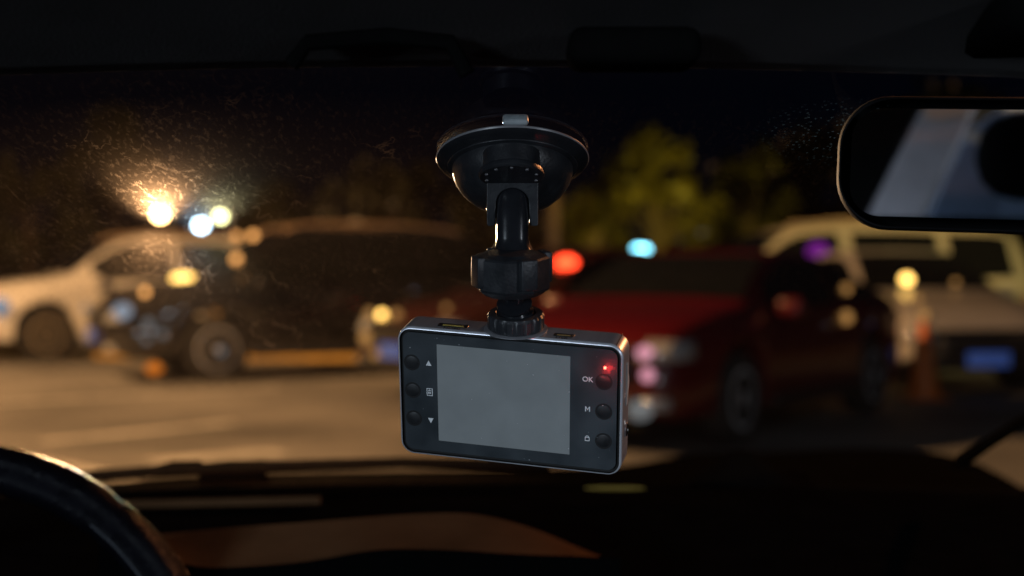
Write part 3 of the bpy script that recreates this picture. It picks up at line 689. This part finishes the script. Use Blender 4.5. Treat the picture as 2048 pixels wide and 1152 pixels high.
# ================================================================ SUCTION MOUNT
M_PL = mat('black_abs_plastic', (.020, .022, .026), .38, vary=.2, scale=120, bump=.08, bscale=900)
M_RUB = mat('clear_black_rubber', (.018, .019, .022), .22, vary=.15, scale=80, bump=.05, bscale=300)
M_GLP = mat('glossy_black_plastic', (.012, .013, .016), .16, vary=.2, scale=90)
CN = Vector((0, -math.sin(TH), -math.cos(TH)))            # cup axis, pointing into the cabin
cx_ = Vector((1, 0, 0)); cy_ = CN.cross(cx_)
cup_o = CUP + CN*.0015
Mc = Matrix(((cx_.x, cy_.x, CN.x, cup_o.x), (cx_.y, cy_.y, CN.y, cup_o.y), (cx_.z, cy_.z, CN.z, cup_o.z), (0, 0, 0, 1)))
mount = thing('suction_mount', 'black suction cup mount stuck to the windshield, holding the dash camera', 'mount', M=Mc); mount['group'] = 'dash camera set'
del mount['group']
bpy.context.view_layer.update()
MB().lathe([(.001, .0), (.031, .0), (.0325, .0006), (.0330, .0018), (.0322, .0028), (.0305, .0034), (.0288, .0044), (.0278, .0050)], 96).build('suction_cup', M_RUB, mount)
MB().lathe([(.0284, .0038), (.0282, .0052), (.0262, .0058), (.0262, .0075), (.0250, .0115), (.0222, .0160), (.0180, .0198), (.0130, .0222), (.0115, .0228), (.0112, .0250), (.001, .0252)], 96, None,
    lambda a, r, z: 1-(.018 if (.008 < z < .021 and abs(((a*6/(2*PI)+.15) % 1)-.5) < .035) else 0)).build('cup_cover', M_PL, mount)
MB().tube([(.0326*math.cos(a), .0326*math.sin(a), .0012) for a in linsp(0, 2*PI, 97)[:-1]], .0007, 8, None, True).build('cup_edge', mat('grey_cup_edge', (.22, .22, .235), .35), mount)  # clear edge ring, its grey raised for the light the rim catches
# translucent pull tab on the far rim
tb = MB(); tb.box((0, 0, 0), (.0108, .006, .0030), None, .00145)
o = tb.build('pull_tab', mat('milky_silicone', (.34, .38, .40), .3, vary=.2, scale=200), mount); 
def at_world(o, M, parent):
    bpy.context.view_layer.update(); o.parent = parent; o.matrix_local = parent.matrix_world.inverted() @ M
def frame(origin, ax, up_):                 # z along ax
    z = Vector(ax).normalized(); x = Vector((1, 0, 0)); x = (x-z*x.dot(z)).normalized(); y = z.cross(x)
    return Matrix(((x.x, y.x, z.x, origin[0]), (x.y, y.y, z.y, origin[1]), (x.z, y.z, z.z, origin[2]), (0, 0, 0, 1)))
pt = P(1031, 240, .59); at_world(o, frame(pt, Vector((0, -.5, .6)), None), mount)
# hinge plate under the cup
pp = P(1023, 352, .588); axp = Vector((0, -.30, -.954)); Mp = frame(pp, axp, None)
o = MB().lathe([(.001, -.010), (.0118, -.010), (.0118, -.003), (.0132, -.0022), (.0136, -.001), (.0136, 0), (.0130, .0006), (.001, .0006)], 64).build('hinge_plate', M_PL, mount); at_world(o, Mp, mount)
dt = MB()
for k in range(10):
    a = 2*PI*k/10+.31; dt.lathe([(.0008, .0005), (.0007, .0010), (.0001, .0012)], 8, Matrix.Translation((.0108*math.cos(a), .0108*math.sin(a), 0)))
o = dt.build('plate_studs', mat('grey_studs', (.10, .10, .11), .4), mount); at_world(o, Mp, mount)
# fork: an upside-down U in the vertical plane
Mf = frame(P(1025, 412, .5975), Vector((0, -.985, -.17)), None)     # z toward the camera
def fork_poly():
    pts = [(-.0108, .0110), (.0108, .0110), (.0108, -.0078), (.0102, -.0084), (.0078, -.0084), (.0072, -.0078)]
    for k in range(13):
        a = PI*k/12; pts.append((.0068*math.cos(a)*1.02, .0012+.0068*math.sin(a)*.95))
    pts += [(-.0072, -.0078), (-.0078, -.0084), (-.0102, -.0084), (-.0108, -.0078)]
    return pts
Mflip = Mf @ Matrix.Rotation(0, 4, 'Z')
yy = Mf.to_3x3() @ Vector((0, 1, 0)); fl = 1 if yy.z > 0 else -1
o = MB().prism([(x, fl*y) for x, y in fork_poly()], -.011, .0015).build('fork_bracket', M_PL, mount, smooth=False, bevel=.0005); at_world(o, Mf, mount)
# arm: a bulged neck flaring at its foot
arm_c = [(P(1025, y_, d_), w_) for (y_, d_, w_) in ((372, 0.6020, .0050), (380, 0.6010, .0062), (395, 0.6000, .0068), (440, 0.5980, .0068), (478, 0.5980, .0068), (492, 0.5980, .0072), (503, 0.5980, .0083), (512, 0.5980, .0094), (522, 0.5980, .0100))]
vs = []; fs = []; seg = 32
for (p, w_) in arm_c:
    for k in range(seg):
        a = 2*PI*k/seg; ca = math.cos(a); sa = math.sin(a); e = .75
        vs.append((p.x+w_*math.copysign(abs(ca)**e, ca), p.y+w_*.9*math.copysign(abs(sa)**e, sa), p.z))
for i in range(len(arm_c)-1):
    for k in range(seg): q = (k+1) % seg; fs.append((i*seg+k, i*seg+q, (i+1)*seg+q, (i+1)*seg+k))
fs.append(list(range(seg))); fs.append([(len(arm_c)-1)*seg+k for k in range(seg)][::-1])
o = MB().add(vs, fs).build('arm', M_GLP, mount, auto=60); at_world(o, Matrix.Identity(4), mount)
# far strap of the arm catching the sodium lamp
o = MB().tube([P(1025, 455, .610), P(1025, 480, .610), P(1025, 500, .610), P(1025, 515, .610)], [.0055, .0072, .0092, .0100], 24).build('arm_collar', M_GLP, mount); at_world(o, Matrix.Identity(4), mount)
axn = Vector((0, -.20, .98)).normalized()
# eight-lobed ball nut
Mn = frame(P(1024, 548, .588), axn, None)
def nutmod(a, r, z):
    if r < .0125: return 1
    u = (a+PI/8) % (PI/4)-PI/8; return .94/math.cos(u) if True else 1
o = MB().lathe([(.0100, .0092), (.0125, .0084), (.0146, .0080), (.0155, .0072), (.0155, -.0050), (.0150, -.0060), (.0126, -.0078), (.0110, -.0086), (.001, -.0086)], 96, Matrix.Rotation(math.radians(12), 4, 'Z'), nutmod).build('ball_nut', M_PL, mount, auto=22); at_world(o, Mn, mount)
gr = MB()
for k in range(4):
    a = math.radians(14+90*k+12)
    gr.box((.0150*math.cos(a), .0150*math.sin(a), .0016), (.0040, .0072, .0135), Matrix.Identity(4), .0006) if False else gr.box((0.0152, 0, .0022), (.0036, .0075, .0128), Matrix.Rotation(a, 4, 'Z'), .0007)
o = gr.build('nut_grips', M_PL, mount); at_world(o, Mn, mount)

# ================================================================ DASH CAMERA
s = 4.74
def unit(v): return Vector(v).normalized()
ctr = P(1016.5, 802.2, .60); ray = (ctr-CP).normalized()
rx = Vector((1, 0, 0)); rx = (rx-ray*rx.dot(ray)).normalized(); ru = rx.cross(ray); 
def cv(a, b, c_): return Vector((1, 0, 0))*a+UP*b-FW*c_          # right, up, toward the camera
DX = unit(cv(.9656, -.0764, .2484)); DN = unit(cv(-.2598, -.3025, .9170)); DY = DN.cross(DX).normalized(); DX = DY.cross(DN)
Wd, Hd, Dd = .0976, .0588, .0168
# local frame: x right, y up, z toward the viewer, origin on the front face centre
Md = Matrix(((DX.x, DY.x, DN.x, ctr.x), (DX.y, DY.y, DN.y, ctr.y), (DX.z, DY.z, DN.z, ctr.z), (0, 0, 0, 1)))
cam_t = thing('dash_camera', 'dash camera with grey lit screen and red light, hanging from the suction mount', 'dash camera', M=Md)
bpy.context.view_layer.update()
def U(u, v): return (-Wd/2+u*.001*Wd/.097, Hd/2-v*.001*Hd/.0575)   # mm from the top left corner of the front
M_MET = mat('brushed_gunmetal', (.36, .37, .40), .36, .6, vary=.10, scale=300, stretch=(1, 1, .05))
M_EDGE = mat('polished_edge', (.78, .81, .88), .40, .6)
M_FACE = mat('matte_black_face', (.030, .038, .045), .42, vary=.30, scale=38, bump=.05, bscale=1800, spec=.6)
M_GAP = mat('gap_black', (.006, .006, .006), .6)
def loft(rings, cap0=True, cap1=True):
    mb = MB(); n = len(rings[0]); vs = [q for r in rings for q in r]; fs = []
    for i in range(len(rings)-1):
        for k in range(n): q = (k+1) % n; fs.append((i*n+k, i*n+q, (i+1)*n+q, (i+1)*n+k))
    if cap0: fs.append(list(range(n))[::-1])
    if cap1: fs.append([(len(rings)-1)*n+k for k in range(n)])
    return mb.add(vs, fs)
def rr3(w_, h_, r_, z, n=12): return [(x, y, z) for x, y in rrect(w_, h_, r_, n)]
R0 = .0062
# metal band
loft([rr3(Wd-.004, Hd-.004, R0-.002, -Dd), rr3(Wd-.0014, Hd-.0014, R0-.0007, -Dd+.0006), rr3(Wd-.0004, Hd-.0004, R0-.0002, -Dd+.0018), rr3(Wd, Hd, R0, -Dd+.003), rr3(Wd, Hd, R0, -.0016)], True, False).build('metal_band', M_MET, cam_t, auto=28)
loft([rr3(Wd, Hd, R0, -.0016), rr3(Wd-.0002, Hd-.0002, R0-.0001, -.0008), rr3(Wd-.0011, Hd-.0011, R0-.0005, -.0002), rr3(Wd-.0018, Hd-.0018, R0-.0009, -.00015)], False, False).build('front_rim', M_EDGE, cam_t, auto=60)
loft([rr3(Wd-.0018, Hd-.0018, R0-.0009, -.00015), rr3(Wd-.0019, Hd-.0022, R0-.0011, -.0016), rr3(Wd-.0046, Hd-.0046, R0-.0023, -.0016), rr3(Wd-.0048, Hd-.0048, R0-.0024, -.0004)], False, False).build('groove', M_GAP, cam_t, auto=40)
# front plate with six button holes and the screen opening: boolean-free, cut with bmesh fill
def front_plate():
    bm = bmesh.new(); 
    outer = rrect(Wd-.0048, Hd-.0048, R0-.0024, 10)
    def loop(pts): 
        vs = [bm.verts.new((x, y, -.0004)) for x, y in pts]; return [bm.edges.new((vs[i], vs[(i+1) % len(vs)])) for i in range(len(vs))]
    es = loop(outer)
    for (u, v_) in BUT:
        x, y = U(u, v_); es += loop([(x+.00365*math.cos(2*PI*k/32), y+.00365*math.sin(2*PI*k/32)) for k in range(32)])
    (xa, ya), (xb, yb) = U(SCR[0], SCR[1]), U(SCR[2], SCR[3]); es += loop([(xa, ya), (xb, ya), (xb, yb), (xa, yb)])
    bmesh.ops.triangle_fill(bm, use_beauty=True, edges=es, normal=(0, 0, 1))
    bm.verts.index_update(); mb = MB(); mb.add([v.co[:] for v in bm.verts], [[v.index for v in f.verts] for f in bm.faces]); bm.free(); return mb
BUT = [(6.1, 15.8), (6.2, 28.2), (6.4, 41.0), (89.1, 16.4), (89.2, 29.4), (89.3, 42.4)]
SCR = (17.2, 6.7, 74.9, 50.2)
front_plate().build('front_plate', M_FACE, cam_t, smooth=False)
M_WALL = mat('button_well_black', (.008, .008, .009), .5)
M_BTN = mat('button_rubber', (.012, .013, .015), .5, vary=.2, scale=200)
for (u, v_) in BUT:
    x, y = U(u, v_); T = Matrix.Translation((x, y, 0))
    wl = MB().lathe([(.00365, -.0004), (.00365, -.0024), (.0001, -.0024)], 40, T).build('button_well', M_WALL, cam_t, auto=40)
    MB().lathe([(.00315, -.0023), (.00315, -.0008), (.0030, -.00045), (.0022, -.0002), (.0001, -.0001)], 40, T).build('button', M_BTN, wl, auto=40)
# screen
(xa, ya), (xb, yb) = U(SCR[0], SCR[1]), U(SCR[2], SCR[3])
def screen_mat():
    m = mat('lit_blank_screen', (.05, .055, .06), .22, vary=.05, scale=90, spec=.5)
    n = m.node_tree.nodes; l = m.node_tree.links; b = n['Principled BSDF']
    tc = n.new('ShaderNodeTexCoord'); a = n.new('ShaderNodeTexNoise'); a.inputs['Scale'].default_value = 60; a.inputs['Detail'].default_value = 3; l.new(tc.outputs['Object'], a.inputs[0])
    a2 = n.new('ShaderNodeTexNoise'); a2.inputs['Scale'].default_value = 4500; a2.inputs['Detail'].default_value = 2; l.new(tc.outputs['Object'], a2.inputs[0])
    r = n.new('ShaderNodeMapRange'); r.inputs[1].default_value = .3; r.inputs[2].default_value = .7; r.inputs[3].default_value = .072; r.inputs[4].default_value = .086; l.new(a.outputs[0], r.inputs[0])
    r2 = n.new('ShaderNodeMapRange'); r2.inputs[3].default_value = .86; r2.inputs[4].default_value = 1.14; l.new(a2.outputs[0], r2.inputs[0])
    k = n.new('ShaderNodeMath'); k.operation = 'MULTIPLY'; l.new(r.outputs[0], k.inputs[0]); l.new(r2.outputs[0], k.inputs[1])
    b.inputs['Emission Color'].default_value = (.80, .99, 1.13, 1); l.new(k.outputs[0], b.inputs['Emission Strength'])
    return m
sc = MB().box(((xa+xb)/2, (ya+yb)/2, -.00105), (xb-xa-.0002, ya-yb-.0002, .0012)).build('screen', screen_mat(), cam_t, smooth=False)
# printed marks
M_INK = mat('white_ink', (.75, .78, .80), .5)
def mark(name, polys):
    mb = MB()
    for pl in polys: mb.prism(pl, -.00038, -.00024)
    return mb.build(name, M_INK, cam_t, smooth=False)
def frame_poly(cx, cy, w_, h_, t):     # four bars
    return [[(cx-w_/2, cy+h_/2-t), (cx+w_/2, cy+h_/2-t), (cx+w_/2, cy+h_/2), (cx-w_/2, cy+h_/2)], [(cx-w_/2, cy-h_/2), (cx+w_/2, cy-h_/2), (cx+w_/2, cy-h_/2+t), (cx-w_/2, cy-h_/2+t)],
            [(cx-w_/2, cy-h_/2+t), (cx-w_/2+t, cy-h_/2+t), (cx-w_/2+t, cy+h_/2-t), (cx-w_/2, cy+h_/2-t)], [(cx+w_/2-t, cy-h_/2+t), (cx+w_/2, cy-h_/2+t), (cx+w_/2, cy+h_/2-t), (cx+w_/2-t, cy+h_/2-t)]]
x, y = U(13.6, 15.4); mark('up_triangle_mark', [[(x-.00125, y-.0011), (x+.00125, y-.0011), (x, y+.0012)]])
x, y = U(14.0, 41.2); mark('down_triangle_mark', [[(x-.00125, y+.0011), (x, y-.0012), (x+.00125, y+.0011)]])
x, y = U(13.8, 28.3); mark('menu_icon_mark', frame_poly(x, y, .0027, .0034, .00028)+frame_poly(x-.0001, y-.0004, .0013, .0008, .00025)+[[(x-.0007, y+.0005), (x+.0007, y+.0005), (x+.0007, y+.0008), (x-.0007, y+.0008)], [(x-.0002, y+.0006), (x+.0001, y+.0006), (x+.0001, y+.0012), (x-.0002, y+.0012)]])
x, y = U(82.4, 41.8); 
arc = [(x+.00078*math.cos(a), y+.0004+.00080*math.sin(a)) for a in linsp(0, PI, 9)]+[(x+.00050*math.cos(a), y+.0004+.00052*math.sin(a)) for a in linsp(PI, 0, 9)]
mark('lock_mark', frame_poly(x, y-.0004, .0020, .0018, .00028)+[arc])
for (sx_, u, v_) in (('OK', 82.3, 16.0),):
    x, y = U(u, v_); text(sx_, .0031, 'letter_mark', M_INK, cam_t, Matrix.Translation((x, y, -.0003)), .00006)
x, y = U(82.4, 28.9); w2_ = .00105; h2_ = .00112; t_ = .0004
mark('letter_mark', [[(x-w2_, y-h2_), (x-w2_+t_, y-h2_), (x-w2_+t_, y+h2_), (x-w2_, y+h2_)], [(x+w2_-t_, y-h2_), (x+w2_, y-h2_), (x+w2_, y+h2_), (x+w2_-t_, y+h2_)],
    [(x-w2_+t_, y+h2_), (x-w2_+t_, y+h2_-.0006), (x, y-.0006), (x, y)], [(x+w2_-t_, y+h2_), (x, y), (x, y-.0006), (x+w2_-t_, y+h2_-.0006)]])
x, y = U(5.5, 9.2); MB().lathe([(.0003, -.00035), (.00028, -.0002), (.00001, -.0002)], 12, Matrix.Translation((x, y, 0))).build('microphone_hole', mat('grey_dot', (.25, .26, .27), .6), cam_t)
# dust on the front
rd_ = random.Random(5); du = MB()
for k in range(34):
    dx_, dy_ = rd_.uniform(-.45, .45)*Wd, rd_.uniform(-.45, .45)*Hd; r = rd_.choice([.00005, .00007, .00012])
    inscr = U(SCR[0], 0)[0] < dx_ < U(SCR[2], 0)[0] and U(0, SCR[3])[1] < dy_ < U(0, SCR[1])[1]
    du.box((dx_, dy_, -.00036), (r*2*rd_.uniform(1, 2.2), r*2, r), None, 0)
dq = du.build('dust', mat('pale_dust', (.45, .47, .50), .8), cam_t, smooth=False); dq['kind'] = 'stuff'
# red light
x, y = U(89.5, 10.2); MB().lathe([(.0006, -.0004), (.00058, .0), (.0004, .00022), (.00001, .0003)], 20, Matrix.Translation((x, y, 0))).build('status_light', emit('red_status_led', (1, .10, .06), 9), cam_t)
for (dz, e_) in ((.0016, .00016), (.006, .0011)):
    l_ = lamp('status_led_light', 'POINT', (0, 0, 0), e_*2.2, (1, .03, .03), .0004); l_.parent = cam_t; l_.location = (x+.0004, y-.0004-dz*.35, dz)
# ports on the top face (local +y)
M_PORT = mat('port_black', (.008, .008, .008), .4); M_GOLD = mat('gold_contacts', (.55, .42, .10), .4, .7)
def topport(u, depth, w_, h_, gold):
    x = U(u, 0)[0]; Mx = Matrix.Translation((x, Hd/2, -depth)) @ Matrix.Rotation(-PI/2, 4, 'X')
    pr = loft([rr3(w_+.0008, h_+.0008, h_*.35, .0000), rr3(w_+.0006, h_+.0006, h_*.35, .00014), rr3(w_, h_, h_*.32, .00012), rr3(w_, h_, h_*.32, .00006)], False, True)
    p_ = pr.build('port', M_PORT, cam_t, auto=30); p_.matrix_local = Mx
    c_ = MB().box((0, 0, .00012), (w_*.72, h_*.28, .0002)).build('contact_strip', gold, p_); return p_
topport(23.0, .0062, .0125, .0034, M_GOLD); topport(70.8, .0062, .0078, .0030, mat('dull_contact', (.35, .22, .08), .4, .7))
M_ENG = mat('engraving_dark', (.03, .03, .035), .6)
for (sx_, u) in (('HDMI', 23.4), ('USB', 70.6)):
    text(sx_, .0030, 'engraved_letters', M_ENG, cam_t, Matrix.Translation((U(u, 0)[0], Hd/2+.00006, -.0027)) @ Matrix.Rotation(-PI/2, 4, 'X'), .00005)
# card slot and jack on the right face (local +x)
Mr = Matrix.Translation((Wd/2, 0, 0)) @ Matrix.Rotation(PI/2, 4, 'Y')       # local z -> +x, local x -> -z
def side_y(v_): return Hd/2-v_*.001
M_SIL = mat('silver_card_edge', (.85, .76, .70), .3, .3)
pl = [(.0088, side_y(11)), (.0096, side_y(10.6)), (.0098, side_y(15)), (.0110, side_y(17.5)), (.0113, side_y(20)), (.0110, side_y(22.5)), (.0098, side_y(25)), (.0096, side_y(29)), (.0088, side_y(29.4)), (.0092, side_y(24)), (.0093, side_y(20)), (.0092, side_y(15))]
o = MB().prism([(.0101+(x-.0101)*1.7, y) for x, y in pl], .0, .0005).build('card_slot', M_SIL, cam_t, smooth=False); o.matrix_local = Mr
text('TF', .0024, 'engraved_letters', M_SIL, cam_t, Mr @ Matrix.Translation((.0055, side_y(24), .00005)) @ Matrix.Rotation(PI/2, 4, 'Z'), .00005)
o = MB().lathe([(.0029, 0), (.0029, .0005), (.0023, .0006), (.0021, .0002)], 32).build('socket_ring', mat('socket_chrome', (.85, .85, .88), .15, 1), cam_t, auto=40); o.matrix_local = Mr @ Matrix.Translation((.0098, side_y(41.2), 0))
MB().lathe([(.0022, .00025), (.0001, .00025)], 32).build('socket_hole', M_PORT, o)
o = MB().tube([(.0009*math.cos(a), .0012*math.sin(a), .0001) for a in linsp(0, 2*PI, 17)[:-1]], .00016, 6, None, True).build('power_symbol', M_SIL, cam_t); o.matrix_local = Mr @ Matrix.Translation((.0062, side_y(36.5), 0))
# thin seam across the top right corner
o = MB().box((0, 0, 0), (.00016, .0006, Dd-.0022)).build('corner_seam', M_GAP, cam_t, smooth=False)
a = math.radians(62); o.matrix_local = Matrix.Translation((Wd/2-R0+R0*math.cos(a), Hd/2-R0+R0*math.sin(a), -Dd/2-.0003)) @ Matrix.Rotation(a-PI/2, 4, 'Z')
# mount disc and knurled thumb nut standing on the top face
xn = U(49.6, 0)[0]; base = Vector((xn, Hd/2, -.0088))
Mt = Matrix.Translation(base) @ Matrix.Rotation(-PI/2, 4, 'X')
o = MB().lathe([(.0134, 0), (.0134, .0003), (.0130, .0005), (.001, .0005)], 64).build('mount_disc', M_MET, cam_t); o.matrix_local = Mt
Mtw = Md @ Mt
o = MB().lathe([(.0112, .0006), (.0119, .0012), (.0120, .0062), (.0113, .0072), (.0085, .0074), (.0078, .0066), (.0070, .0066)], 144, None,
    lambda a, r, z: 1 if r < .0115 else (.965 if (a*18/(2*PI)) % 1 < .35 else 1.0)).build('thumb_nut', M_PL, mount, auto=30); at_world(o, Mtw, mount)
# threaded neck and ball socket between thumb nut and ball nut
pb = Mtw @ Vector((0, 0, .005)); ptop = P(1026, 583, .588); ax = (ptop-pb); Ln = ax.length
o = MB().lathe([(.0070, .001), (.0078, .0030), (.0078, .0037), (.0062, .0041), (.0056, .0050), (.0056, Ln*.44), (.0068, Ln*.47), (.0074, Ln*.50), (.0074, Ln*.55), (.0060, Ln*.58), (.0040, Ln*.61), (.0038, Ln*.70), (.0038, Ln*1.12)], 48).build('threaded_neck', M_GLP, mount, auto=20); at_world(o, frame(pb, ax, None), mount)
